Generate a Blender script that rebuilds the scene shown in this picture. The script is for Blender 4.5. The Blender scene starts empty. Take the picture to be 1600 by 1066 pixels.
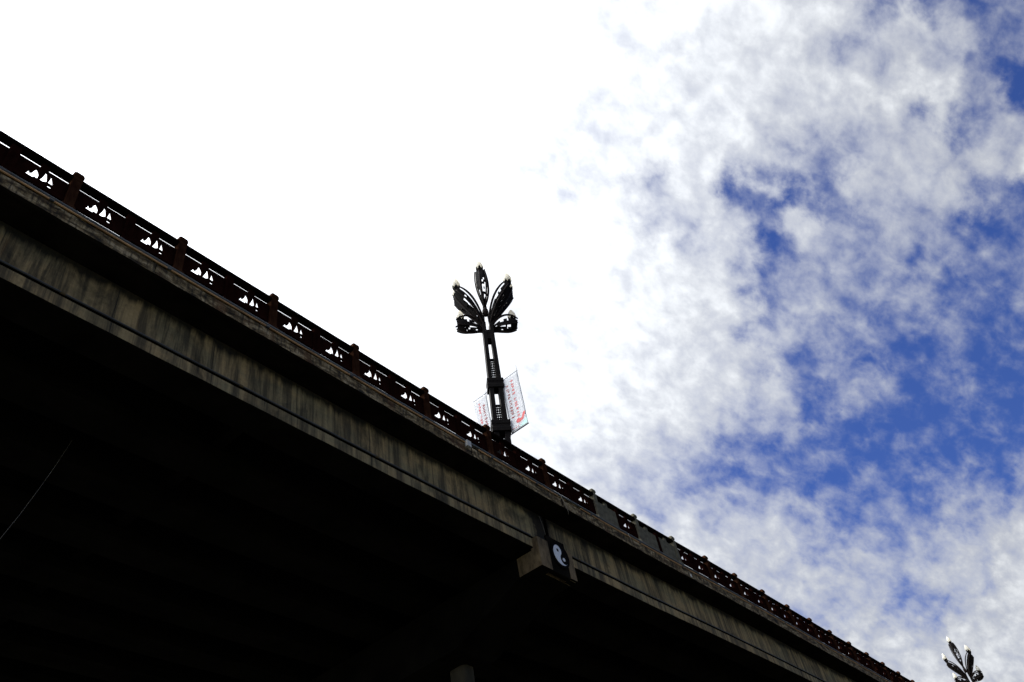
import bpy, math, random
from mathutils import Vector, Matrix
random.seed(7)
sc = bpy.context.scene
COL = sc.collection

# ------------------------------------------------------------------ camera
cd = bpy.data.cameras.new('camera'); cam = bpy.data.objects.new('camera', cd); COL.objects.link(cam)
cd.sensor_width = 36; cd.lens = 1286.37/1600*36; cd.clip_start = .1; cd.clip_end = 5000
Rr = ((0.642016, -0.751391, -0.152404), (0.47089, 0.543319, -0.69503), (0.605044, 0.374455, 0.702642))
m3 = Matrix((Rr[0], [-a for a in Rr[1]], [-a for a in Rr[2]])).transposed()
cam.matrix_world = Matrix.Translation((0, 0, 1.6)) @ m3.to_4x4()
sc.camera = cam

# ------------------------------------------------------------------ sky and sun
SUN = Vector((0.19, 0.53, 0.83)).normalized()
el = math.asin(SUN.z); az = math.atan2(SUN.x, SUN.y)
W = bpy.data.worlds.new('World'); sc.world = W; W.use_nodes = True
nt = W.node_tree; N = nt.nodes; L = nt.links
for n in list(N): N.remove(n)
def nd(t, **k):
    n = N.new(t)
    for a, b in k.items(): setattr(n, a, b)
    return n
def mth(op, a, b=None, c=None, clamp=False):
    n = N.new('ShaderNodeMath'); n.operation = op; n.use_clamp = clamp
    for i, v in enumerate((a, b, c)):
        if v is None: continue
        if isinstance(v, (int, float)): n.inputs[i].default_value = v
        else: L.new(v, n.inputs[i])
    return n.outputs[0]
def vdot(v, c):
    n = N.new('ShaderNodeVectorMath'); n.operation = 'DOT_PRODUCT'
    L.new(v, n.inputs[0]); n.inputs[1].default_value = c; return n.outputs['Value']
def sstep(v, a, b):
    n = N.new('ShaderNodeMapRange'); n.interpolation_type = 'SMOOTHSTEP'
    L.new(v, n.inputs[0]); n.inputs[1].default_value = a; n.inputs[2].default_value = b
    return n.outputs[0]
def noise(vec, scale, detail, rough, dist=0., typ='FBM'):
    n = N.new('ShaderNodeTexNoise'); n.noise_type = typ
    L.new(vec, n.inputs['Vector']); n.inputs['Scale'].default_value = scale
    n.inputs['Detail'].default_value = detail; n.inputs['Roughness'].default_value = rough
    n.inputs['Distortion'].default_value = dist; return n.outputs[0]
def mixc(f, a, b, typ='MIX'):
    n = N.new('ShaderNodeMix'); n.data_type = 'RGBA'; n.blend_type = typ
    for s, v in ((0, f), (6, a), (7, b)):
        if isinstance(v, (int, float)): n.inputs[s].default_value = v
        elif isinstance(v, tuple): n.inputs[s].default_value = (*v, 1)
        else: L.new(v, n.inputs[s])
    return n.outputs[2]
D = nd('ShaderNodeTexCoord').outputs['Generated']
sky = nd('ShaderNodeTexSky', sky_type='NISHITA', sun_disc=False)
sky.sun_elevation = el; sky.sun_rotation = az; sky.altitude = 300; sky.air_density = 1; sky.dust_density = .3
# cloud density over the sky, percent (two digits a cell): rows run with y, columns with x of the direction on a sky chart seen from the zenith
CLOUD= ['35353535353535353529242944525352483738393829292120202525416061',
 '29343535353535353226253048555448463739393829212120242541426178',
 '27293434353535353418224258595145373939382928212020254142607878',
 '36262833353535352810205879554136394039302821191925404260627889',
 '53352028303337331020587594263040434037292220192426415962788990',
 '77693026164070395957629426293248453531252018222540586178799094',
 '91888373348565823340754227304845423030201416243744617780909094',
 '95958987617290957175717322354045313027101518294359758089919493',
 '96979595788283707969606048542424273012121625415372818991949393',
 '96959597888561478275685526553628202115152326507479919394949392',
 '97909392907553413041575049543928234220202450607591949595939291',
 '95939190938773217576605545313525302017082835738892959595929190',
 '91959793918730412639616140333051321811133049679293959592919090',
 '98979696958388678049325048294948251820323035707458919392909090',
 '99969393566864808692824259373620231427354548518282889591909090',
 '96858488919594949482858678725957242120354455616846909292929090',
 '91817696999998989594888990665525262841385470664864859292929291',
 '99999999999999999892919285724035405970565284757585899292929292',
 '99999999999999999996958987565130516584698570608789929292929292',
 '99999999999999999897939271664663677982807665849093929292929292',
 '99999999999999999996958471666680848585827081909293939292929292',
 '99999999999999999996938680666084858887768188929292929393929292',
 '99999999999999999997939085858385888883838891929292929292929292',
 '99999999999999999998959390898888888786889192929292929292929292',
 '99999999999999999999999594909088888990919292929292929292929292',
 '99999999999999999999999996959190899092929292929292929292929292']
U0, U1, V0, V1 = .27, .80, -.22, .32
# cloud-layer coordinates: the direction projected on a high flat layer
sep = nd('ShaderNodeSeparateXYZ'); L.new(D, sep.inputs[0])
zz = mth('ADD', mth('MAXIMUM', sep.outputs[2], 0.02), 0.55)
cmb = nd('ShaderNodeCombineXYZ')
L.new(mth('DIVIDE', sep.outputs[0], zz), cmb.inputs[0]); L.new(mth('DIVIDE', sep.outputs[1], zz), cmb.inputs[1])
mp = nd('ShaderNodeMapping'); L.new(cmb.outputs[0], mp.inputs[0])
mp.inputs['Rotation'].default_value = (0, 0, math.radians(38)); mp.inputs['Scale'].default_value = (1.0, 1.35, 1)
P = mp.outputs[0]
zp = mth('ADD', mth('MAXIMUM', sep.outputs[2], 0.0), 1.0)
def jit(off, amp, sc_):
    o = nd('ShaderNodeVectorMath', operation='ADD'); L.new(P, o.inputs[0]); o.inputs[1].default_value = off
    return mth('MULTIPLY_ADD', noise(o.outputs[0], sc_, 6, .6, .2), 2*amp, -amp)
cu_ = mth('ADD', mth('DIVIDE', sep.outputs[0], zp), jit((3, 1, 0), .035, 16))
cv_ = mth('ADD', mth('DIVIDE', sep.outputs[1], zp), jit((0, 7, 2), .035, 16))
u = mth('MULTIPLY_ADD', cu_, 1/(U1-U0), -U0/(U1-U0), clamp=True)
v = mth('MULTIPLY_ADD', cv_, (len(CLOUD)-1)/(V1-V0), -V0*(len(CLOUD)-1)/(V1-V0))
v = mth('MINIMUM', mth('MAXIMUM', v, 0.0), len(CLOUD)-1.0)
dens = None
for j, row in enumerate(CLOUD):
    cr = nd('ShaderNodeValToRGB'); L.new(u, cr.inputs[0]); e = cr.color_ramp.elements; k = len(row)//2
    cr.color_ramp.interpolation = 'LINEAR'
    while len(e) < k: e.new(.5)
    for i in range(k):
        e[i].position = i/(k-1); c = int(row[2*i:2*i+2])/99; e[i].color = (c, c, c, 1)
    w = mth('SUBTRACT', 1.0, mth('ABSOLUTE', mth('SUBTRACT', v, float(j))), clamp=True)
    w = mth('MULTIPLY', mth('MULTIPLY', w, w), mth('MULTIPLY_ADD', w, -2.0, 3.0))
    dens = mth('MULTIPLY', cr.outputs[0], w) if dens is None else mth('MULTIPLY_ADD', cr.outputs[0], w, dens)
sund = vdot(D, tuple(SUN))
n1 = noise(P, 11, 4, .5, .3)
n2 = noise(P, 33, 8, .55, .22)
n3 = noise(P, 78, 6, .6, .2)
tex = mth('ADD', mth('MULTIPLY_ADD', n1, 1.6, -.80), mth('MULTIPLY_ADD', n2, 3.6, -1.80))
tex = mth('ADD', tex, mth('MULTIPLY_ADD', n3, 1.2, -.60))
cov = mth('ADD', mth('ADD', mth('MULTIPLY_ADD', dens, 3.2, -2.38), mth('MULTIPLY', sstep(dens, .90, 1.0), .12)), mth('MULTIPLY', tex, mth('MULTIPLY_ADD', dens, -.35, 1.0)))
mask = sstep(cov, -2.15, 1.15)
thick = sstep(cov, .2, 1.7)
n4 = noise(P, 22, 5, .55, .4)
blue = mixc(1.0, sky.outputs[0], (.31, .44, .88), 'MULTIPLY')
glow = mth('MULTIPLY', mth('EXPONENT', mth('MULTIPLY_ADD', sund, 7.0, -7.0)), 6.3)
cb = mth('ADD', mth('MULTIPLY_ADD', thick, 2.6, mth('MULTIPLY_ADD', n4, 1.3, 4.9)), glow)
# overcast sky left of the sun: bright lobe added to whiten banners and bulbs
side = mth('MULTIPLY', mth('EXPONENT', mth('MULTIPLY_ADD', vdot(D, (-.62, .45, .64)), 5.0, -5.0)), 62.0)
cb = mth('ADD', cb, side)
cc = nd('ShaderNodeCombineXYZ')
L.new(mth('MULTIPLY', cb, .955), cc.inputs[0]); L.new(mth('MULTIPLY', cb, .99), cc.inputs[1]); L.new(mth('MULTIPLY', cb, 1.04), cc.inputs[2])
skyc = mixc(mask, blue, cc.outputs[0])
bg = nd('ShaderNodeBackground'); L.new(skyc, bg.inputs[0]); bg.inputs[1].default_value = .11
ow = nd('ShaderNodeOutputWorld'); L.new(bg.outputs[0], ow.inputs[0])

sl = bpy.data.lights.new('sun', 'SUN'); sl.energy = 3.5; sl.angle = math.radians(.5); sl.color = (1, .95, .87)
so = bpy.data.objects.new('sun', sl); COL.objects.link(so)
so.rotation_euler = (-SUN).to_track_quat('-Z', 'Y').to_euler(); so.location = (0, -20, 60)
sc.view_settings.view_transform = 'Standard'; sc.view_settings.look = 'None'
sc.view_settings.exposure = 0; sc.view_settings.gamma = 1

# ------------------------------------------------------------------ materials
def mat(name, build):
    m = bpy.data.materials.new(name); m.use_nodes = True
    t = m.node_tree; b = t.nodes['Principled BSDF']; build(t, b); return m
class G:
    def __init__(s, t): s.t = t; s.n = t.nodes; s.l = t.links
    def new(s, ty, **k):
        n = s.n.new(ty)
        for a, b in k.items(): setattr(n, a, b)
        return n
    def co(s, kind='Object', scale=(1, 1, 1)):
        c = s.new('ShaderNodeTexCoord'); m = s.new('ShaderNodeMapping'); s.l.new(c.outputs[kind], m.inputs[0])
        m.inputs['Scale'].default_value = scale; return m.outputs[0]
    def noise(s, v, sc_, det=5, r=.6, d=0):
        n = s.new('ShaderNodeTexNoise'); s.l.new(v, n.inputs['Vector']); n.inputs['Scale'].default_value = sc_
        n.inputs['Detail'].default_value = det; n.inputs['Roughness'].default_value = r; n.inputs['Distortion'].default_value = d
        return n.outputs[0]
    def ramp(s, f, st):
        r = s.new('ShaderNodeValToRGB'); s.l.new(f, r.inputs[0]); e = r.color_ramp.elements
        while len(e) < len(st): e.new(.5)
        for i, (p, c) in enumerate(st):
            e[i].position = p; e[i].color = (*c, 1) if isinstance(c, tuple) else (c, c, c, 1)
        return r.outputs[0]
    def mix(s, f, a, b, typ='MIX'):
        n = s.new('ShaderNodeMix'); n.data_type = 'RGBA'; n.blend_type = typ
        for i, v in ((0, f), (6, a), (7, b)):
            if isinstance(v, (int, float)): n.inputs[i].default_value = v
            elif isinstance(v, tuple): n.inputs[i].default_value = (*v, 1)
            else: s.l.new(v, n.inputs[i])
        return n.outputs[2]
    def m(s, op, a, b=None, c=None, clamp=False):
        n = s.new('ShaderNodeMath'); n.operation = op; n.use_clamp = clamp
        for i, v in enumerate((a, b, c)):
            if v is None: continue
            if isinstance(v, (int, float)): n.inputs[i].default_value = v
            else: s.l.new(v, n.inputs[i])
        return n.outputs[0]
    def bump(s, h, b, st=.4, dist=.02):
        n = s.new('ShaderNodeBump'); n.inputs['Strength'].default_value = st; n.inputs['Distance'].default_value = dist
        s.l.new(h, n.inputs['Height']); s.l.new(n.outputs[0], b.inputs['Normal'])

def fascia(top, span, tone=1., joint=None):
    """stained cast concrete; u runs along the bridge, v is the height in the section (metres)"""
    def f(t, b):
        g = G(t); uv = g.new('ShaderNodeTexCoord').outputs['UV']
        sp = g.new('ShaderNodeSeparateXYZ'); g.l.new(uv, sp.inputs[0]); u, v = sp.outputs[0], sp.outputs[1]
        def uvs(a, c_):
            c = g.new('ShaderNodeCombineXYZ'); g.l.new(g.m('MULTIPLY', u, a), c.inputs[0]); g.l.new(g.m('MULTIPLY', v, c_), c.inputs[1]); return c.outputs[0]
        big = g.noise(uvs(.35, .5), 1, 4, .6)
        col = g.ramp(big, [(.3, (.12*tone, .094*tone, .045*tone)), (.46, (.26*tone, .18*tone, .08*tone)), (.56, (.16*tone, .13*tone, .066*tone)), (.7, (.30*tone, .205*tone, .088*tone))])
        st = g.noise(uvs(3.2, .22), 1, 7, .7, .3)
        col = g.mix(g.ramp(st, [(.44, 0.), (.59, .85)]), col, (.03*tone, .025*tone, .016*tone))
        st2 = g.noise(uvs(9, .5), 1, 5, .7)
        col = g.mix(g.ramp(st2, [(.5, 0.), (.68, .4)]), col, (.31*tone, .235*tone, .11*tone))
        pt_ = g.noise(uvs(.8, .45), 1, 6, .7, .6)
        col = g.mix(g.ramp(pt_, [(.52, 0.), (.66, .75)]), col, (.03, .026, .016))
        rust = g.noise(uvs(5, .3), 1.3, 6, .7)
        col = g.mix(g.ramp(rust, [(.60, 0.), (.74, .55)]), col, (.15, .07, .025))
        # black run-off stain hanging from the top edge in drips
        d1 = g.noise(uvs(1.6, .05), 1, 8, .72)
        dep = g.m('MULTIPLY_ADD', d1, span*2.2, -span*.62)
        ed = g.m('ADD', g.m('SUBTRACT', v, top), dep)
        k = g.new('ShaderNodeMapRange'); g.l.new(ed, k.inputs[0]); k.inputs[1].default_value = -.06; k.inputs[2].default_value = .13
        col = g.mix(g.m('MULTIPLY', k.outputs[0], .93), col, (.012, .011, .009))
        if joint:
            jd_ = g.m('ABSOLUTE', g.m('SUBTRACT', g.m('ADD', u, g.m('MULTIPLY_ADD', g.noise(uvs(.5, 2.2), 1, 5, .7), .6, -.3)), joint))
            kk = g.new('ShaderNodeMapRange'); g.l.new(jd_, kk.inputs[0]); kk.inputs[1].default_value = .52; kk.inputs[2].default_value = .36
            col = g.mix(g.m('MULTIPLY', kk.outputs[0], .95), col, (.008, .007, .006))
        # formwork joints
        fr = g.m('FRACT', g.m('MULTIPLY', u, 1/2.44)); fj = g.m('LESS_THAN', fr, .011)
        col = g.mix(g.m('MULTIPLY', fj, .7), col, (.02, .018, .014))
        mot = g.noise(uvs(14, 14), 1, 5, .7)
        col = g.mix(.5, col, g.ramp(mot, [(.3, .45), (.7, 1.)]), 'MULTIPLY')
        g.l.new(col, b.inputs['Base Color']); b.inputs['Roughness'].default_value = .92; b.inputs['Specular IOR Level'].default_value = .25
        g.bump(g.m('ADD', mot, g.m('MULTIPLY', fj, -2)), b, .5, .02)
    return f
M = {}
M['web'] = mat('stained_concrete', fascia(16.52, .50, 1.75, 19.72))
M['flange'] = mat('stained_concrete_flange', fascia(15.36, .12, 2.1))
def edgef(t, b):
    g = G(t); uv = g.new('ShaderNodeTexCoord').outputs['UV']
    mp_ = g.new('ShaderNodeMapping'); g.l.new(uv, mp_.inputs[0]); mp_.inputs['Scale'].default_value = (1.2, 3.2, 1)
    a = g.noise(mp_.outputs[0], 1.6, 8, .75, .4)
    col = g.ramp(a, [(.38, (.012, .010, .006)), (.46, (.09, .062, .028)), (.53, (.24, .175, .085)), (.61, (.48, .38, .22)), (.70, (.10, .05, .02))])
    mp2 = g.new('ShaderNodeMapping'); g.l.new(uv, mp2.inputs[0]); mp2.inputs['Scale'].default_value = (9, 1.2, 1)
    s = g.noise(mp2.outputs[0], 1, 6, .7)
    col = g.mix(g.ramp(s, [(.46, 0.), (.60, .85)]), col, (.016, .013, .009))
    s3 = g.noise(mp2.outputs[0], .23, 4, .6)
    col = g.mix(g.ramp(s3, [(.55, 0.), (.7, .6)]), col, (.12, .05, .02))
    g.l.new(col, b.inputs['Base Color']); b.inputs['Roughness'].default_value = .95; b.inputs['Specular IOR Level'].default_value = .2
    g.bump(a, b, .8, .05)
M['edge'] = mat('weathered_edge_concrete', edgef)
def plain(c1, c2, scale=3., rough=.9, bump=.4, spec=.25, stretch=(1, 1, 1), metal=0):
    def f(t, b):
        g = G(t); v = g.co('Object', stretch); a = g.noise(v, scale, 7, .65, .2)
        g.l.new(g.ramp(a, [(.32, c1), (.68, c2)]), b.inputs['Base Color'])
        b.inputs['Roughness'].default_value = rough; b.inputs['Specular IOR Level'].default_value = spec; b.inputs['Metallic'].default_value = metal
        if bump: g.bump(a, b, bump, .015)
    return f
M['shade_stain'] = mat('shade_and_stain_concrete', plain((.005, .0045, .004), (.014, .012, .009), 1.2, spec=.0))  # shade under the deck edge put into the colour; also serves stained faces
M['under'] = mat('soffit_shade_concrete', plain((.004, .0036, .003), (.010, .009, .007), .8, spec=.0))  # near-black base colour carries the shade below the deck
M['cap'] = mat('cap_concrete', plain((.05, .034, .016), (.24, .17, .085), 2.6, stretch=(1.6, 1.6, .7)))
M['column'] = mat('column_concrete', plain((.02, .017, .010), (.07, .06, .038), 1.2, stretch=(1, 1, .25)))
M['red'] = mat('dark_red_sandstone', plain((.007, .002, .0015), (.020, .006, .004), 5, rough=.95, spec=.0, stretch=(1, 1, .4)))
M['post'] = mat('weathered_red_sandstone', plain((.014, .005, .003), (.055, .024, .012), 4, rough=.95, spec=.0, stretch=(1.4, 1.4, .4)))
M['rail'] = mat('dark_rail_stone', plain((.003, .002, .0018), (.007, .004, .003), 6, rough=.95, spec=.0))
M['grey'] = mat('grey_stone', plain((.075, .066, .045), (.16, .145, .10), 5, rough=.95, spec=.05))
M['pipe'] = mat('grey_pvc_pipe', plain((.07, .078, .08), (.13, .14, .14), 2.5, rough=.7, bump=0, spec=.15, stretch=(.6, 1, 1)))
M['rust'] = mat('rusty_conduit', plain((.20, .10, .04), (.62, .36, .15), 1.6, rough=.6, bump=.2, spec=.4, stretch=(.7, 1, 1)))
M['dkpipe'] = mat('dark_conduit', plain((.03, .03, .03), (.08, .085, .085), 2, rough=.5, bump=0, spec=.4))
M['metal'] = mat('black_painted_metal', plain((.0025, .002, .0018), (.008, .006, .005), 5, rough=.7, bump=.1, spec=.06))
M['bronze'] = mat('dark_bronze_metal', plain((.004, .003, .0025), (.02, .011, .008), 6, rough=.65, bump=.1, spec=.08))
M['box'] = mat('box_plastic', plain((.38, .37, .33), (.5, .49, .44), 6, rough=.7, bump=.05))
M['cable'] = mat('pale_cable', plain((.14, .12, .09), (.40, .36, .29), 3, rough=.7, bump=0))
M['blackpaint'] = mat('black_paint', plain((.003, .003, .003), (.008, .007, .006), 5, rough=.9, bump=.1, spec=.03))
M['whitepaint'] = mat('white_paint', plain((.62, .63, .62), (.80, .81, .79), 14, rough=.6, bump=.05))
M['asphalt'] = mat('asphalt', plain((.035, .035, .037), (.06, .058, .055), 8, rough=.95))
M['paving'] = mat('paving', plain((.07, .065, .055), (.12, .11, .095), 5, rough=.95))
M['earth'] = mat('earth_and_grass', plain((.03, .045, .018), (.07, .065, .035), 1.5, rough=1))
M['line'] = mat('road_paint', plain((.55, .55, .52), (.75, .75, .72), 9, rough=.8))
M['redink'] = mat('red_ink', plain((.55, .10, .10), (.72, .20, .19), 20, rough=.8, bump=0))
M['darkink'] = mat('dark_red_ink', plain((.22, .06, .06), (.42, .14, .13), 20, rough=.8, bump=0))
M['greenink'] = mat('pale_green_ink', plain((.45, .68, .62), (.6, .78, .72), 6, rough=.8, bump=0))
def clothf(t, b):
    g = G(t); out = t.nodes['Material Output']
    d = g.new('ShaderNodeBsdfDiffuse'); tr = g.new('ShaderNodeBsdfTranslucent'); mx = g.new('ShaderNodeMixShader')
    a = g.noise(g.co('Object'), 2, 3, .5); c = g.ramp(a, [(.3, (.86, .87, .87)), (.7, (.93, .92, .92))])
    g.l.new(c, d.inputs[0]); g.l.new(c, tr.inputs[0]); mx.inputs[0].default_value = .6
    g.l.new(d.outputs[0], mx.inputs[1]); g.l.new(tr.outputs[0], mx.inputs[2]); g.l.new(mx.outputs[0], out.inputs[0])
M['cloth'] = mat('white_banner_cloth', clothf)
def glassf(t, b):
    g = G(t); out = t.nodes['Material Output']
    d = g.new('ShaderNodeBsdfPrincipled'); tr = g.new('ShaderNodeBsdfTranslucent'); mx = g.new('ShaderNodeMixShader')
    d.inputs['Base Color'].default_value = (.88, .85, .76, 1); d.inputs['Roughness'].default_value = .25
    tr.inputs[0].default_value = (.93, .89, .78, 1); mx.inputs[0].default_value = .62
    g.l.new(d.outputs[0], mx.inputs[1]); g.l.new(tr.outputs[0], mx.inputs[2]); g.l.new(mx.outputs[0], out.inputs[0])
M['glass'] = mat('frosted_white_glass', glassf)

# ------------------------------------------------------------------ mesh helpers
class MB:
    def __init__(s): s.v = []; s.f = []; s.uv = None
    def box(s, x0, x1, y0, y1, z0, z1):
        i = len(s.v)
        s.v += [(x, y, z) for z in (z0, z1) for y in (y0, y1) for x in (x0, x1)]
        s.f += [tuple(i+k for k in q) for q in ((0, 2, 3, 1), (4, 5, 7, 6), (0, 1, 5, 4), (2, 6, 7, 3), (0, 4, 6, 2), (1, 3, 7, 5))]
    def loops(s, ls, cap=True, close=True):
        i = len(s.v); n = len(ls[0])
        for l in ls: s.v += [tuple(p) for p in l]
        for a in range(len(ls)-1):
            for k in range(n if close else n-1):
                q = (k+1) % n
                s.f.append((i+a*n+k, i+a*n+q, i+(a+1)*n+q, i+(a+1)*n+k))
        if cap:
            s.f.append(tuple(i+k for k in reversed(range(n)))); s.f.append(tuple(i+(len(ls)-1)*n+k for k in range(n)))
    def tube(s, pts, r, n=8, cap=True):
        pts = [Vector(p) for p in pts]; ls = []
        up = None
        for k, p in enumerate(pts):
            d = (pts[min(k+1, len(pts)-1)]-pts[max(k-1, 0)]).normalized()
            if up is None: up = Vector((0, 0, 1)) if abs(d.z) < .9 else Vector((1, 0, 0))
            a = d.cross(up).normalized(); bb = a.cross(d).normalized(); up = bb
            rr = r[k] if isinstance(r, (list, tuple)) else r
            ls.append([p+(a*math.cos(2*math.pi*j/n)+bb*math.sin(2*math.pi*j/n))*rr for j in range(n)])
        s.loops(ls, cap)
    def prism(s, poly, y0, y1):                       # polygon in x-z, extruded along y (simple convex or near-convex outlines)
        i = len(s.v); n = len(poly)
        s.v += [(x, y0, z) for x, z in poly]+[(x, y1, z) for x, z in poly]
        s.f.append(tuple(i+k for k in range(n))); s.f.append(tuple(i+n+k for k in reversed(range(n))))
        for k in range(n): q = (k+1) % n; s.f.append((i+k, i+n+k, i+n+q, i+q))
def link(name, me, m, parent=None, loc=(0, 0, 0), bev=0, smooth=False):
    o = bpy.data.objects.new(name, me); COL.objects.link(o)
    if m is not None and not me.materials: me.materials.append(m)
    loc = Vector(loc)
    if parent is not None:
        o.parent = parent; loc = loc-world_loc(parent)
    o.location = loc
    if bev:
        b = o.modifiers.new('bevel', 'BEVEL'); b.width = bev; b.segments = 2; b.limit_method = 'ANGLE'
    if smooth:
        for p in me.polygons: p.use_smooth = True
    return o
def world_loc(o):
    v = Vector((0, 0, 0))
    while o is not None: v += o.location; o = o.parent
    return v
def mk(name, mb, m, parent=None, loc=(0, 0, 0), bev=0, smooth=False):
    me = bpy.data.meshes.new(name); me.from_pydata([tuple(v) for v in mb.v], [], mb.f); me.update()
    return link(name, me, m, parent, loc, bev, smooth)
def tag(o, label=None, cat=None, group=None, kind=None):
    for k, v in (('label', label), ('category', cat), ('group', group), ('kind', kind)):
        if v: o[k] = v
    return o
def thing(name, loc, label, cat, group=None):
    o = bpy.data.objects.new(name, None); COL.objects.link(o); o.location = loc; o.empty_display_size = .3
    return tag(o, label, cat, group)
def filled(name, outline, holes, thick, m, parent=None, loc=(0, 0, 0)):
    """x-z outline with holes, extruded in y from 0 to thick"""
    cu = bpy.data.curves.new(name, 'CURVE'); cu.dimensions = '2D'; cu.fill_mode = 'BOTH'; cu.extrude = thick/2
    for poly in [outline]+holes:
        sp = cu.splines.new('POLY'); sp.points.add(len(poly)-1)
        for q, (x, z) in zip(sp.points, poly): q.co = (x, z, 0, 1)
        sp.use_cyclic_u = True
    tmp = bpy.data.objects.new('tmp', cu); COL.objects.link(tmp)
    dg = bpy.context.evaluated_depsgraph_get(); me = bpy.data.meshes.new_from_object(tmp.evaluated_get(dg))
    bpy.data.objects.remove(tmp); bpy.data.curves.remove(cu)
    me.name = name
    me.transform(Matrix(((1, 0, 0, 0), (0, 0, 1, thick/2), (0, 1, 0, 0), (0, 0, 0, 1))))
    me.flip_normals()
    return link(name, me, m, parent, loc)

# ------------------------------------------------------------------ long profile of the bridge
ZX = [(-60, 0), (14, 0), (16.8, .03), (19.7, .06), (22.7, .10), (25.5, .14), (28.3, .22), (31, .31), (33.8, .38), (36.6, .45), (39.3, .50), (42, .55), (44.5, .60), (47.2, .655), (49.8, .70), (52.3, .74), (55, .79), (57.6, .85), (62, .88), (68, .8), (75, .55), (90, .1), (140, .1)]
def zc(x):
    for (a, p), (b, q) in zip(ZX, ZX[1:]):
        if x <= b: return p+(q-p)*(x-a)/(b-a)
    return ZX[-1][1]
def sweep(name, prof, x0, x1, m, parent, loc=(0, 0, 0), step=1.5, jit=0, smooth=False, segm=None, m2=None):
    """closed y-z section swept along the bridge, with (distance, section height) as UV"""
    n = max(1, round((x1-x0)/step)); xs = [x0+(x1-x0)*k/n for k in range(n+1)]
    v = []; f = []; uv = []
    k = len(prof)
    rnd = random.Random(name)
    for x in xs:
        for (y, z) in prof:
            jy = rnd.uniform(-jit, jit); jz = rnd.uniform(-jit, jit)*.6
            v.append((x, y+jy, z+zc(x)+jz)); uv.append((x, z))
    for a in range(n):
        for j in range(k):
            q = (j+1) % k
            f.append((a*k+j, (a+1)*k+j, (a+1)*k+q, a*k+q))
    f.append(tuple(range(k))); f.append(tuple(n*k+j for j in reversed(range(k))))
    me = bpy.data.meshes.new(name); me.from_pydata(v, [], f); me.update()
    ul = me.uv_layers.new(name='UVMap')
    for lp in me.loops: ul.data[lp.index].uv = uv[lp.vertex_index]
    if m2 is not None:
        me.materials.append(m); me.materials.append(m2)
        for i, p in enumerate(me.polygons): p.material_index = 0 if i < n*k and i % k in segm else 1
    return link(name, me, m, parent, loc, 0, smooth)

# ------------------------------------------------------------------ ground
def sheet(name, x0, x1, y0, y1, z, m, kind='structure'):
    b = MB(); b.v = [(x0, y0, z), (x1, y0, z), (x1, y1, z), (x0, y1, z)]; b.f = [(0, 1, 2, 3)]
    o = mk(name, b, m); o['kind'] = kind; return o
sheet('ground', -1500, 1500, -1500, 1500, 0, M['earth'])
pv = MB(); pv.box(-120, 160, -3, 3, -.1, .14); o = mk('pavement', pv, M['paving']); o['kind'] = 'structure'
cam.location.z = 1.6
sheet('road', -120, 160, -16, -3.0, .004, M['asphalt'])
sheet('road', -120, 160, 4.2, 44, .004, M['asphalt'])
b = MB()
for k in range(-20, 30):
    b.v += [(k*5, -9.5, .008), (k*5+2.5, -9.5, .008), (k*5+2.5, -9.35, .008), (k*5, -9.35, .008)]; q = len(b.v)-4; b.f.append((q, q+1, q+2, q+3))
o = mk('road_markings', b, M['line']); o['kind'] = 'structure'

# ------------------------------------------------------------------ the bridge
XJ = 20.0        # expansion joint above the pier
X0, X1 = -14, 110
bridge = thing('elevated_bridge', (XJ, 24, 15), 'long elevated concrete road bridge crossing overhead with black streaked stained side beams', 'bridge')
sweep('deck_slab', [(12.06, 17.15), (12.06, 16.70), (12.02, 16.68), (12.02, 16.53), (12.62, 16.53), (12.9, 16.62), (36.0, 16.62), (36.0, 17.15)], X0, X1, M['shade_stain'], bridge)
CH = random.Random(11)
JB = 15.62      # edge-beam joint by the junction box
for a, c in ((X0, 5.2), (5.215, JB), (JB+.03, XJ+.1), (XJ+.16, 34.4), (34.43, 47.6), (47.63, 62), (62.02, X1)):
    sweep('edge_beam', [(12.017, 16.9), (11.90, 16.90), (11.885, 16.85), (11.90, 16.62), (11.86, 16.60), (11.86, 16.53), (11.93, 16.51), (12.017, 16.52)], a, c, M['edge'], bridge, step=.35, jit=.006, segm={0, 1, 2, 3, 4}, m2=M['shade_stain'])  # underside and back get the black colour, painted as shade
    sweep('deck_edge_strip', [(12.055, 17.15), (11.985, 17.15), (11.985, 17.06), (12.055, 17.05)], a, c, M['edge'], bridge, step=.8, jit=.004)
def girder(a, c, y, web, fl, first):
    w = .42
    if first:
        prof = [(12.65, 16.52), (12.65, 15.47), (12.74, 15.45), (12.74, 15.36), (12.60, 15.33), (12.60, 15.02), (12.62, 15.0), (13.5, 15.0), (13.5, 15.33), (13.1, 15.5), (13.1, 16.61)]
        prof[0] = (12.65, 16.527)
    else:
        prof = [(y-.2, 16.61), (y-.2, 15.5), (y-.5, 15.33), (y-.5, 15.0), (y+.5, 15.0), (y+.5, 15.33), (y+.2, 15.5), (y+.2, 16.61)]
    return sweep('girder', prof, a, c, web, bridge, step=.7 if first else 3, jit=.005 if first else 0, segm={0, 4} if first else set(), m2=M['under'])  # groove and underside coloured black as painted shade, fronts keep the web concrete
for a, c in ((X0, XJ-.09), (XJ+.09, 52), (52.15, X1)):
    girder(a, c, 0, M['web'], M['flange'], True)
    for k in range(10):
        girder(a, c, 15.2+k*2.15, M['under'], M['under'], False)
# blackened diaphragm closing the joint, cross beams
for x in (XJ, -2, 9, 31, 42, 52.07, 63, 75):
    b = MB(); z = zc(x); b.box(x-.075 if x in (XJ, 52.07) else x-.15, x+.075 if x in (XJ, 52.07) else x+.15, 12.9, 35, 15.4+z, 16.6+z); mk('cross_beam', b, M['under'], bridge)

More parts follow.
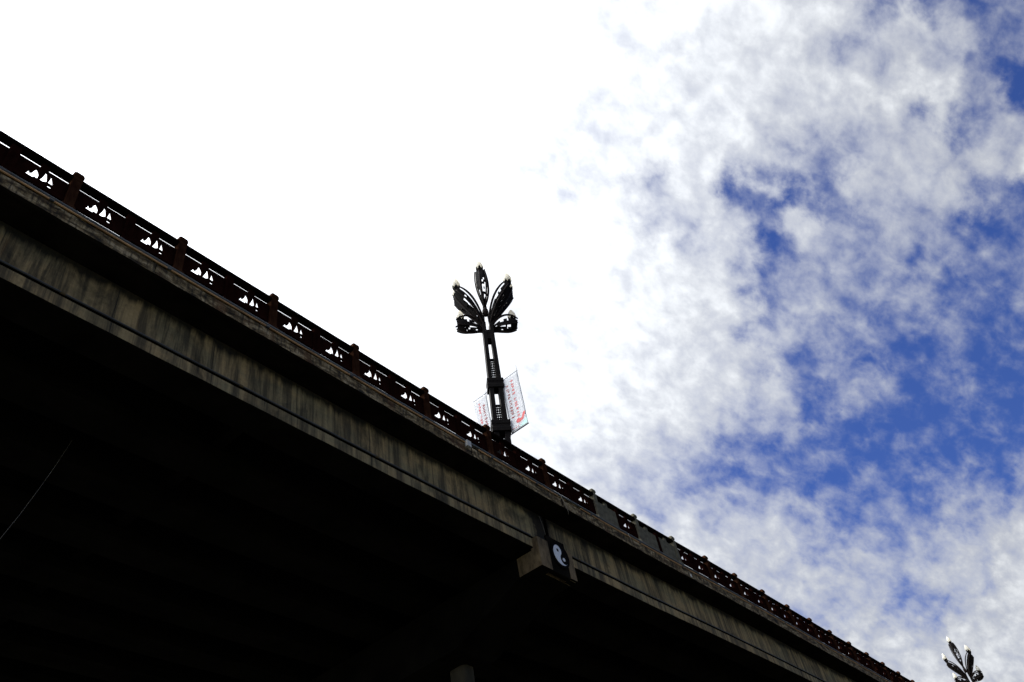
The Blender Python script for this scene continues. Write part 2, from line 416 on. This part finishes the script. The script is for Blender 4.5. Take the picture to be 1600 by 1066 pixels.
# ------------------------------------------------------------------ pier with the emblem
z0 = zc(XJ)
cap_y = lambda o: 0
pier = thing('bridge_pier', (19.8, 17, 0), 'concrete bridge pier whose cap end carries a round black and white emblem', 'bridge pier')
cx0, cx1 = 18.97, 20.80; ct = 14.985; cb_ = 14.35
b = MB()
# cap: two boards of the end face with a recess between, then the long cap going under the deck
b.box(cx0, 19.52, 12.40, 12.70, cb_, 15.37); b.box(20.47, cx1, 12.40, 12.70, cb_+.02, 15.40)
b.box(cx0+.002, cx1-.002, 12.48, 12.592, cb_+.003, 15.34)
b.loops([[(cx0, 12.7, cb_), (cx1, 12.7, cb_), (cx1, 12.7, ct), (cx0, 12.7, ct)], [(cx0, 13.3, cb_), (cx1, 13.3, cb_), (cx1, 13.3, ct), (cx0, 13.3, ct)],
         [(cx0, 16.2, cb_-1.1), (cx1, 16.2, cb_-1.1), (cx1, 16.2, ct), (cx0, 16.2, ct)], [(cx0, 32, cb_-1.1), (cx1, 32, cb_-1.1), (cx1, 32, ct), (cx0, 32, ct)],
         [(cx0, 35.2, cb_), (cx1, 35.2, cb_), (cx1, 35.2, ct), (cx0, 35.2, ct)]])
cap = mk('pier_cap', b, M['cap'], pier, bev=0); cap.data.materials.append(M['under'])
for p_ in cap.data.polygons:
    if p_.center.y+cap_y(cap) > 13.6 or (p_.center.z < cb_+.03): p_.material_index = 1  # cap bottom and inner length painted black for the shade beneath the deck
b = MB(); b.box(19.523, 20.467, 12.415, 12.478, cb_+.0, 15.62); mk('stained_panel', b, M['shade_stain'], pier)
for yy in (17.1, 30.4):
    b = MB(); n = 20
    ls = []
    for zl in (0, cb_-1.1):
        ls.append([(20.22+(.27*abs(math.cos(t))**.5*math.copysign(1, math.cos(t))), yy+(.36*abs(math.sin(t))**.5*math.copysign(1, math.sin(t))), zl) for t in [2*math.pi*k/n+.1 for k in range(n)]])
    b.loops(ls); mk('column', b, M['column'], pier)
# yin-yang roundel
ex, ez, er = 20.07, 15.05, .37
def disc(name, r, y0, y1, m, par, n=48):
    b = MB(); ring = [(ex+r*math.cos(2*math.pi*k/n), ez+r*math.sin(2*math.pi*k/n)) for k in range(n)]
    b.prism(ring, y0, y1); return mk(name, b, m, par)
med = disc('medallion', .46, 12.36, 12.414, M['blackpaint'], pier)
th = math.radians(135)      # direction of the white head
pts = []
R2 = er/2; n = 24
def pt(c, r, a): return (c[0]+r*math.cos(a), c[1]+r*math.sin(a))
hd = (ex+R2*math.cos(th), ez+R2*math.sin(th)); tl = (ex-R2*math.cos(th), ez-R2*math.sin(th))
for k in range(n*2+1): pts.append(pt((ex, ez), er, th+math.pi*k/(2*n)))             # outer half on the lower-left
for k in range(1, n+1): pts.append(pt(tl, R2, th+math.pi-math.pi*k/n))               # concave tail (black head)
for k in range(1, n): pts.append(pt(hd, R2, th+math.pi+math.pi*k/n))      # bulging white head
eye = [pt(hd, .062, 2*math.pi*k/16) for k in range(16)]
filled('white_yin_yang_half', pts, [eye], .012, M['whitepaint'], med, (0, 12.347, 0))
b = MB(); b.prism([pt(tl, .065, 2*math.pi*k/16) for k in range(16)], 12.348, 12.359); mk('white_dot', b, M['whitepaint'], med)

# ------------------------------------------------------------------ stone railing
XS = [-2.1, .53, 3.16, 5.77, 8.46, 11.24, 14.02, 16.84, 19.74, 22.72, 25.49, 28.32, 31.12, 33.82, 36.6, 39.31, 41.96, 44.53, 47.2, 49.81, 52.34, 54.98, 57.59]
while XS[-1] < 82: XS.append(XS[-1]+2.62)
rail = thing('stone_railing', (24, 12.1, 17.15), 'dark red carved stone railing with capped posts along the bridge edge', 'railing')
def post_mesh(h_rail=1.14):
    b = MB(); q = lambda h, z, c=.25: [(sx*h*(1 if k else 1-c), sy*h*.92*(1-c if k else 1), z) for sx, sy, k in ((1, -1, 0), (1, -1, 1), (1, 1, 1), (1, 1, 0), (-1, 1, 0), (-1, 1, 1), (-1, -1, 1), (-1, -1, 0))]
    b.loops([q(.15, 0, .1), q(.15, .10, .1), q(.12, .14, .12), q(.105, .17, .1), q(.105, 1.02, .1), q(.118, 1.05, .15), q(.118, 1.12, .15), q(.09, 1.15), q(.09, 1.17), q(.122, 1.20), q(.122, 1.27), q(.10, 1.32), q(.055, 1.355)])
    b.loops([q(.03, 1.35), q(.03, 1.36)])
    me = bpy.data.meshes.new('post'); me.from_pydata(b.v, [], b.f); return me
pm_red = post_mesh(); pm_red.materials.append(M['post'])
pm_grey = pm_red.copy(); pm_grey.materials.clear(); pm_grey.materials.append(M['grey'])
GREY_POST = {9, 10, 11}
for i, x in enumerate(XS):
    o = link('capped_post', pm_grey if i in GREY_POST else pm_red, None, rail, (x, 12.105, 17.15+zc(x)))
    if i in GREY_POST: o['label'] = 'pale grey capped post'
b = MB()
b.loops([[(-.105, -.06, 0), (.105, -.06, 0), (.105, .07, 0), (-.105, .07, 0)], [(-.105, -.06, 1.04), (.105, -.06, 1.04), (.105, .07, 1.04), (-.105, .07, 1.04)]])
b.box(-.135, .135, -.085, .09, 0, .09)
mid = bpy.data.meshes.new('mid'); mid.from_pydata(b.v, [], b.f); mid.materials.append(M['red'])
A_ = [(-.345, .425), (-.28, .53), (-.262, .60), (-.235, .54), (-.185, .60), (-.165, .70), (-.135, .765), (-.095, .71), (-.062, .64), (-.062, .47), (-.10, .455), (-.135, .475), (-.165, .42), (-.25, .42)]
A0_ = [(-.335, .43), (-.285, .52), (-.262, .59), (-.235, .545), (-.19, .60), (-.165, .69), (-.135, .735), (-.10, .70), (-.068, .64), (-.062, .50), (-.10, .475), (-.135, .49), (-.165, .44), (-.25, .44)]
B_ = [(-.03, .465), (.005, .56), (.035, .66), (.052, .83), (.085, .79), (.115, .66), (.138, .51), (.10, .51), (.075, .49), (.045, .465)]
B0_ = [(-.025, .48), (.0, .56), (.03, .64), (.052, .79), (.085, .77), (.115, .66), (.138, .53), (.10, .53), (.075, .51), (.045, .485)]
C_ = [(.152, .515), (.168, .62), (.182, .81), (.205, .74), (.235, .66), (.265, .55), (.29, .50), (.22, .52)]
C0_ = [(.155, .53), (.172, .62), (.185, .775), (.205, .72), (.232, .66), (.262, .55), (.285, .52), (.22, .535)]
D_ = [(.165, .385), (.255, .385), (.245, .475), (.175, .475)]
ox = .555
outl = [(-ox, .25), (ox, .25), (ox, .862), (.09, .862), (.085, 1.04), (-.085, 1.04), (-.09, .862), (-ox, .862)]
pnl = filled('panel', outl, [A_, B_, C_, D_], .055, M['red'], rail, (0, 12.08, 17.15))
pme = pnl.data; bpy.data.objects.remove(pnl)
b = MB(); b.box(-ox, ox, 0, .05, .12, .872); b.box(-.085, .085, 0.002, .068, .8, 1.04)
sme = bpy.data.meshes.new('board'); sme.from_pydata(b.v, [], b.f); sme.materials.append(M['grey'])
GREYP = {(9, 0), (10, 0), (10, 1)}
rr = random.Random(3)
for i in range(len(XS)-1):
    xa, xb = XS[i], XS[i+1]; w = xb-xa; xm = (xa+xb)/2+.03
    link('middle_post', mid, None, rail, (xm, 12.105, 17.15+zc(xm)))
    for j, (p, q) in enumerate(((xa+.11, xm-.1), (xm+.1, xb-.11))):
        c = (p+q)/2; g_ = (i, j) in GREYP
        o = link('panel', sme if g_ else pme, None, rail, (c, 12.06 if g_ else 12.08, 17.15+zc(c)+(0 if g_ else rr.uniform(-.008, .008))))
        o.scale = ((q-p+.01)/(2*ox), 1, 1)
        if not g_: o.rotation_euler.y = -(zc(q)-zc(p))/(q-p)+rr.uniform(-.0015, .0015)
        if g_: o['label'] = 'plain grey replacement panel'
    r = MB(); z1, z2 = 17.15+zc(xa), 17.15+zc(xb)
    pr = lambda x, z: [(x, 12.0, z+1.045), (x, 12.02, z+1.03), (x, 12.19, z+1.03), (x, 12.21, z+1.05), (x, 12.21, z+1.11), (x, 12.17, z+1.14), (x, 12.04, z+1.14), (x, 12.0, z+1.115)]
    r.loops([pr(xa+.08, z1+rr.uniform(-.002, .002)), pr(xb-.08, z2+rr.uniform(-.002, .002))])
    mk('top_rail', r, M['rail'], rail)

# ------------------------------------------------------------------ pipes, box, cables
def run(name, x0, x1, y, z, r, m, label, cat, step=2.7, sag=.012, coup=None, n=8):
    pts = []; k = max(2, int((x1-x0)/(step/4)))
    for a in range(k+1):
        x = x0+(x1-x0)*a/k
        pts.append((x, y, z+zc(x)-sag*abs(math.sin(math.pi*x/step))))
    t = thing(name, (x0, y, z+zc(x0)), label, cat)
    b = MB(); b.tube(pts, r, n); mk('pipe_run', b, m, t, smooth=True)
    if coup:
        x = x0+.6
        while x < x1-.3:
            c = MB(); zx = z+zc(x)-sag*abs(math.sin(math.pi*x/step)); c.tube([(x-.05, y, zx), (x+.05, y, zx)], r*1.35, 10); mk('bracket', c, M['dkpipe'] if m is not M['dkpipe'] else M['flange'], t)
            x += coup
    return t
run('utility_pipe', X0, 80, 11.94, 17.10, .036, M['pipe'], 'grey pipe running along the bridge edge below the stone railing', 'pipe', coup=None)
run('rusty_conduit', X0, JB-.25, 11.87, 16.945, .022, M['rust'], 'rusty brown conduit on the edge beam, ending left of the pale box', 'pipe', coup=2.7, sag=.008)
run('rusty_conduit', JB+.35, XJ-.1, 11.87, 16.93, .024, M['rust'], 'short rusty orange conduit on the edge beam, just right of the pale box', 'pipe', coup=2.2, sag=.01)
run('rusty_conduit', XJ+1.2, 79, 11.87, 16.92, .02, M['rust'], 'rusty conduit on the far edge beam beyond the round emblem', 'pipe', coup=3.1, sag=.008)
run('girder_conduit', X0, 18.9, 12.57, 15.40, .022, M['dkpipe'], 'thin dark conduit fixed along the side beam left of the emblem', 'pipe', coup=4.3, sag=.006, n=6)
run('girder_conduit', 20.9, 79, 12.57, 15.40, .02, M['dkpipe'], 'thin dark conduit fixed along the side beam right of the emblem', 'pipe', coup=4.3, sag=.006, n=6)
t = thing('junction_box', (15.47, 11.86, 16.77+zc(15.5)), 'small pale junction box mounted on the bridge edge beam', 'box')
b = MB(); z = 16.78+zc(15.5); b.box(15.36, 15.53, 11.80, 11.898, z, z+.20); mk('housing', b, M['box'], t, bev=.008)
b = MB(); b.box(15.35, 15.54, 11.785, 11.80, z-.005, z+.21); mk('lid', b, M['box'], t, bev=.004)
def cable(pts, r, label):   # thin drooping cable
    b = MB(); P_ = [Vector(p) for p in pts]
    b.tube([tuple(p-P_[0]) for p in P_], r, 6); o = mk('hanging_cable', b, M['cable'], None, tuple(P_[0]), smooth=True)
    return tag(o, label, 'cable')
cable([(20.06, 11.84, 17.02), (20.09, 11.83, 16.9), (20.17, 11.82, 16.72), (20.27, 11.83, 16.50), (20.29, 11.86, 16.40)], .008, 'thin pale cable hanging over the edge beam above the emblem')
cable([(19.62, 12.57, 16.45), (19.66, 12.55, 16.2), (19.72, 12.55, 15.95), (19.76, 12.56, 15.80)], .006, 'thin pale cable dangling on the black stained joint of the side beam')
cable([(24.12, 11.84, 17.12), (24.16, 11.82, 16.9), (24.19, 11.83, 16.74), (24.24, 11.84, 16.66)], .007, 'thin pale cable loop hanging below the grey railing post')
b = MB(); b.box(-.03, .03, -.02, .02, -.14, .0); tag(mk('utility_tag', b, M['box'], None, (28.45, 11.84, 16.93), bev=.004), 'tiny white tag on the edge beam below the grey railing panels', 'tag')
cable([(4.95, 16, 11.0), (5.25, 16, 11.98), (5.46, 16, 12.62), (5.67, 16, 13.35), (5.88, 16.05, 14.1), (6.1, 16.1, 15.0)], .0035, 'faint thin cable hanging in the dark below the bridge')

# ------------------------------------------------------------------ street lamps
def bez(p0, p1, p2, p3, n):
    out = []
    for k in range(n+1):
        t = k/n; u = 1-t
        out.append(tuple(u**3*a+3*u*u*t*b_+3*u*t*t*c+t**3*d for a, b_, c, d in zip(p0, p1, p2, p3)))
    return out
def place(mb, azd):                                  # turn a radial part (r, s, z) to its azimuth
    a = math.radians(azd); c, s = math.cos(a), math.sin(a)
    mb.v = [(x*c-y*s, x*s+y*c, z) for x, y, z in mb.v]; return mb
def bud(root, azd, low, top, wmax, bulb_at, slot=True, sc_=1.):
    """petal-shaped lamp arm: low = lower curve, top = upper curve (r, z), open lattice between"""
    n = len(low)-1
    ribs = MB()
    w = lambda t: max(.012, wmax*math.sin(math.pi*min(1, t*.62+.04))**1.1)
    # two upper ribs and one keel
    for s in (-1, 1):
        ribs.tube([(p[0], s*w(k/n)*.95, p[1]) for k, p in enumerate(top)], [.032+.016*math.sin(math.pi*k/n) for k in range(n+1)], 6)
        ribs.tube([(lo[0]*.72+tp[0]*.28, s*w(k/n), lo[1]*.72+tp[1]*.28) for k, (lo, tp) in enumerate(zip(low, top))], .026, 6)
    ribs.tube([(p[0], 0, p[1]) for p in low], [.03+.01*math.sin(math.pi*k/n) for k in range(n+1)], 6)
    root_arm = mk('lamp_arm', place(ribs, azd), M['bronze'], root, tuple(world_loc(root)), smooth=True)
    # pierced petal skin
    sk = MB(); m_ = 7
    rr_ = random.Random(int(azd*7+wmax*1000))
    rows = []
    for k, (lo, tp) in enumerate(zip(low, top)):
        t = k/n; row = []
        for j in range(-m_, m_+1):
            q = j/m_; a = abs(q)
            up = .72*a**1.6
            row.append((lo[0]*(1-up)+tp[0]*up, math.copysign(w(t)*math.sin(a*math.pi/2)**.8, q) if j else 0, lo[1]*(1-up)+tp[1]*up))
        rows.append(row)
    base = 0
    for row in rows: sk.v += row
    W_ = 2*m_+1
    for k in range(n):
        for j in range(W_-1):
            c = abs(j-(W_-2)/2)
            hole = 2 < k < n-4 and ((1.2 < c < 4.2 and rr_.random() < .46) or (c >= 5 and rr_.random() < .25))
            if hole: continue
            i = k*W_+j; sk.f.append((i, i+1, i+W_+1, i+W_))
    o = mk('petal', place(sk, azd), M['metal'], root_arm, tuple(world_loc(root)))
    sm = o.modifiers.new('t', 'SOLIDIFY'); sm.thickness = .014
    # calyx: short pointed leaves round the bulb
    cx = MB(); bx, bz, br = bulb_at
    for k in range(6):
        a = 2*math.pi*k/6+.3; ca, sa = math.cos(a), math.sin(a); pa = .30
        loopz = []
        for zq, rq, wq in ((-.16, .08, .05), (-.03, .14, .065), (.03, .15, .045), (.12, .175, .004)):
            cxp, cyp = bx+ca*rq, sa*rq
            loopz.append([(cxp-sa*wq, cyp+ca*wq, bz+zq), (cxp+sa*wq, cyp-ca*wq, bz+zq), (cxp+sa*wq-ca*.012, cyp-ca*wq-sa*.012, bz+zq), (cxp-sa*wq-ca*.012, cyp+ca*wq-sa*.012, bz+zq)])
        cx.loops(loopz)
    cx.loops([[(bx+r_*math.cos(2*math.pi*k/10), r_*math.sin(2*math.pi*k/10), bz+zq) for k in range(10)] for zq, r_ in ((-.24, .05), (-.12, .10), (.0, .115))])
    mk('calyx', place(cx, azd), M['metal'], root_arm, tuple(world_loc(root)))
    bl = MB()
    bl.loops([[(bx+r_*br*math.cos(2*math.pi*k/14), r_*br*math.sin(2*math.pi*k/14), bz+.03+zq*br/.16) for k in range(14)] for zq, r_ in ((-.06, .55), (0, .85), (.07, 1.03), (.15, 1.05), (.26, .92), (.37, .68), (.47, .38), (.54, .05))])
    mk('bulb', place(bl, azd), M['glass'], root_arm, tuple(world_loc(root)), smooth=True)
def lamp(loc, label, zrot, tilt, s=1., ped=0):
    root = thing('street_lamp', loc, label, 'street lamp', 'ornate bridge street lamps')
    wl = tuple(loc)
    if ped:
        b = MB(); q4 = lambda h, z: [(h, h, z), (-h, h, z), (-h, -h, z), (h, -h, z)]
        b.loops([q4(.75, -ped), q4(.75, -ped+.5), q4(.6, -ped+.6), q4(.5, -.3), q4(.6, -.2), q4(.6, 0)]); mk('pedestal', b, M['grey'], root, wl, bev=.02)
    # base plinth and two-pair pole legs (half spacing narrows upwards)
    b = MB(); sq = lambda h, k, z: [(h, k, z), (-h, k, z), (-h, -k, z), (h, -k, z)]
    b.loops([sq(.42, .42, 0), sq(.42, .42, .3), sq(.34, .30, .38), sq(.34, .30, .8), sq(.30, .24, .9)]); mk('base', b, M['metal'], root, wl, bev=.01)
    hw = lambda z: .20-.062*min(1, max(0, z-.9)/7.6)
    for sx in (-1, 1):
        for sy in (-1, 1):
            b = MB(); ls = []
            for z in (.88, 3.0, 5.5, 8.2):
                c = hw(z); t_ = .092-.02*z/8
                ls.append([(sx*c+a*t_, sy*.11+q*.075, z) for a, q in ((1, 1), (-1, 1), (-1, -1), (1, -1))])
            b.loops(ls); mk('pole_leg', b, M['metal'], root, wl, bev=.008)
    def block(z, h, w1, d1, nm='collar'):
        b = MB(); b.loops([sq(w1, d1, z), sq(w1, d1, z+h*.35), sq(w1*.93, d1*.93, z+h*.4), sq(w1*.93, d1*.93, z+h*.62), sq(w1, d1, z+h*.67), sq(w1, d1, z+h)]); mk(nm, b, M['metal'], root, wl, bev=.008)
    block(4.65, .45, .31, .22); block(2.55, .5, .34, .24); block(7.25, .5, .21, .18)
    # pierced plates between the legs
    for (za, zb) in ((5.16, 6.3), (3.06, 3.95)):
        for sy in (0,):
            w_ = hw(za)-.055; hs = []
            nz = int((zb-za)/.115)
            for r_ in range(nz):
                for c in range(3):
                    x = (c-1)*w_*.56; z = za+.06+r_*.115
                    sx_ = w_*.17; hs.append([(x-sx_, z), (x, z-.034), (x+sx_, z), (x, z+.034)])
            filled('pierced_plate', [(-w_, za), (w_, za), (w_, zb), (-w_, zb)], hs, .012, M['metal'], root, (wl[0], wl[1]-.006, wl[2]))
    b = MB()
    for sx in (-1, 1):
        b.tube([(sx*.15, .03, 7.7), (sx*.10, 0, 8.6), (sx*.05, 0, 9.3), (sx*.03, 0, 9.8)], [.045, .04, .035, .03], 8)
    b.loops([[(r_*math.cos(2*math.pi*k/10), r_*math.sin(2*math.pi*k/10), z) for k in range(10)] for z, r_ in ((8.75, .07), (8.9, .13), (9.05, .13), (9.2, .07))])
    mk('finial_stem', b, M['bronze'], root, wl)
    N_ = 16
    c2 = lambda a: [(p[0], p[1]) for p in bez(*[(q[0], q[1]) for q in a], N_)]
    # lower pair
    for az_ in (0, 180):
        bud(root, az_, c2(((.16, 7.75), (.45, 7.9), (.80, 7.55), (1.20, 8.00))), c2(((.14, 7.95), (.40, 8.6), (.90, 8.7), (1.24, 8.33))), .24, (1.05, 8.50, .165))
    for az_ in (-23, -1, 165, 188):
        bud(root, az_, c2(((.12, 7.95), (.40, 8.6), (.85, 9.05), (1.24, 9.8))), c2(((.10, 8.35), (.30, 9.25), (.68, 9.88), (1.10, 10.15))), .31, (1.12, 10.30, .175))
    # top bud, upright: lower curve is its outer side
    bud(root, 250, c2(((.0, 9.2), (.30, 9.9), (.34, 10.7), (.12, 11.55))), c2(((.0, 9.3), (-.24, 10.0), (-.26, 10.8), (-.06, 11.55))), .25, (.03, 11.66, .165))
    root.rotation_euler = Matrix.Rotation(math.radians(tilt[0]), 3, Vector(tilt[1])).to_euler() if tilt else (0, 0, 0)
    if tilt: root.rotation_euler = (Matrix.Rotation(math.radians(tilt[0]), 3, Vector(tilt[1])) @ Matrix.Rotation(math.radians(zrot), 3, 'Z')).to_euler()
    root.scale = (s, s, s)
    return root
lamp((18.8, 13.0, 17.15+zc(19)), 'tall black ornate street lamp with lotus-bud arms and two banners, nearest on the bridge', -45, (2.3, (1, 1, 0)))
lamp((82.8, 13.0, 17.45+zc(84)), 'small black ornate street lamp far along the bridge, in the lower right corner, no banners', -80, (1.0, (1, 1, 0)), .95)

# ------------------------------------------------------------------ banners on the near lamp
def banner(y0, y1, zt, zb, x, label, seed, heart):
    t = thing('banner', (x, (y0+y1)/2, zb), label, 'banner', 'banners on the near lamp')
    rn = random.Random(seed); w = y1-y0
    n, mm = 10, 20; b = MB()
    def wav(u, v): return x+.02*math.sin(3*u+4*v)*math.sin(math.pi*v)
    P3 = lambda u, v: (wav(u, v), y0+w*u, zb+(zt-zb)*v)
    for i in range(n+1):
        for j in range(mm+1): b.v.append(P3(i/n, j/mm))
    for i in range(n):
        for j in range(mm): q = i*(mm+1)+j; b.f.append((q, q+mm+1, q+mm+2, q+1))
    c = mk('cloth', b, M['cloth'], t, smooth=True)
    s_ = c.modifiers.new('t', 'SOLIDIFY'); s_.thickness = .003
    # rods
    py = 13.0
    for z, r, ya, yb in ((zt+.005, .010, y0, y1), (zb-.005, .016, min(y0, py), max(y1, py))):
        q = MB(); q.tube([(x, ya-.02, z), (x, yb+.02, z)], r, 8); mk('rod', q, M['metal'], t)
    q = MB(); yn = y1 if y1 < py else y0
    q.tube([(x, yn, zt+.0), (x, yn+(py-yn)*.25, zt+.03)], .012, 6); q.tube([(x, py, zt+.10), (x, py+(yn-py)*.62, zt+.02)], .014, 6); mk('bracket', q, M['metal'], t)
    q = MB(); q.tube([(x, y0 if y1 < py else y1+.0, zb), (x, y0 if y1 < py else y1, zt+.28*(1 if y1 < py else .1))], .005, 5)
    if y0 > py: q.tube([(x, y0, zb), (x, y0, zt+.1)], .006, 5)
    mk('guy_wire', q, M['metal'], t)
    # lettering: columns of small brush strokes, on both faces
    ink = MB(); ink2 = MB()
    def stroke(mb, u, v, du, dv, th_):
        for off in (-.006, .006):
            c0 = Vector(P3(u, v)); c1 = Vector(P3(u+du, v+dv)); d = (c1-c0)
            if d.length < 1e-5: return
            nrm = Vector((0, -d.z, d.y)).normalized()*th_; e = Vector((off, 0, 0)); i = len(mb.v)
            mb.v += [tuple(c0-nrm+e), tuple(c1-nrm+e), tuple(c1+nrm+e), tuple(c0+nrm+e)]; mb.f.append((i, i+1, i+2, i+3))
    cols = ((.26, .86, 12, .055, ink2), (.55, .90, 6, .055, ink), (.55, .50, 6, .055, ink)) if heart else ((.30, .80, 9, .06, ink2), (.62, .88, 7, .06, ink))
    if heart:
        cols = ((.72, .84, 11, .058, ink2), (.42, .88, 5, .058, ink), (.42, .53, 6, .058, ink))
    for uc, vt, cnt, dv, mb in cols:
        for k in range(cnt):
            v0 = vt-k*dv; hw_ = .085; hv = dv*.36
            for s in range(rn.choice((2, 3, 3))):
                yv = v0+rn.uniform(-hv, hv); stroke(mb, uc-hw_*rn.uniform(.6, 1), yv, hw_*rn.uniform(1.3, 2), rn.uniform(-.004, .004), .010)
            for s in range(rn.choice((1, 2, 2))):
                xu = uc+rn.uniform(-hw_, hw_)*.8; stroke(mb, xu, v0-hv, rn.uniform(-.03, .03), hv*rn.uniform(1.2, 2), .011)
    if heart:
        # red mountain-like motif and a pale strip at the foot
        mo = MB()
        for off in (-.006, .006):
            pl = [(.06, .20), (.03, .235), (.10, .25), (.20, .225), (.27, .175), (.36, .165), (.46, .195), (.58, .18), (.62, .14), (.54, .115), (.38, .11), (.22, .13)]
            i = len(mo.v); mo.v += [(P3(u, v)[0]+off, P3(u, v)[1], P3(u, v)[2]) for u, v in pl]; mo.f.append(tuple(range(i, i+len(pl))))
        g2 = MB()
        for off in (-.005, .005):
            pl = [(.02, .02), (.5, .03), (.30, .075), (.14, .10), (.02, .14)]
            i = len(g2.v); g2.v += [(P3(u, v)[0]+off, P3(u, v)[1], P3(u, v)[2]) for u, v in pl]; g2.f.append(tuple(range(i, i+len(pl))))
        mk('red_motif', mo, M['redink'], c)
        mk('pale_green_strip', g2, M['greenink'], c)
        for u in (.52, .64, .78, .86): stroke(ink, u, .055, .07, .012, .012)
    mk('lettering', ink, M['redink'], c); mk('lettering', ink2, M['darkink'], c)
banner(11.86, 12.62, 22.2, 19.66, 19.05, 'white banner with red lettering and red motif, right of the near lamp pole', 5, True)
banner(13.38, 14.0, 22.1, 19.6, 19.0, 'white banner with faint red lettering, left of the near lamp pole behind the railing', 9, False)
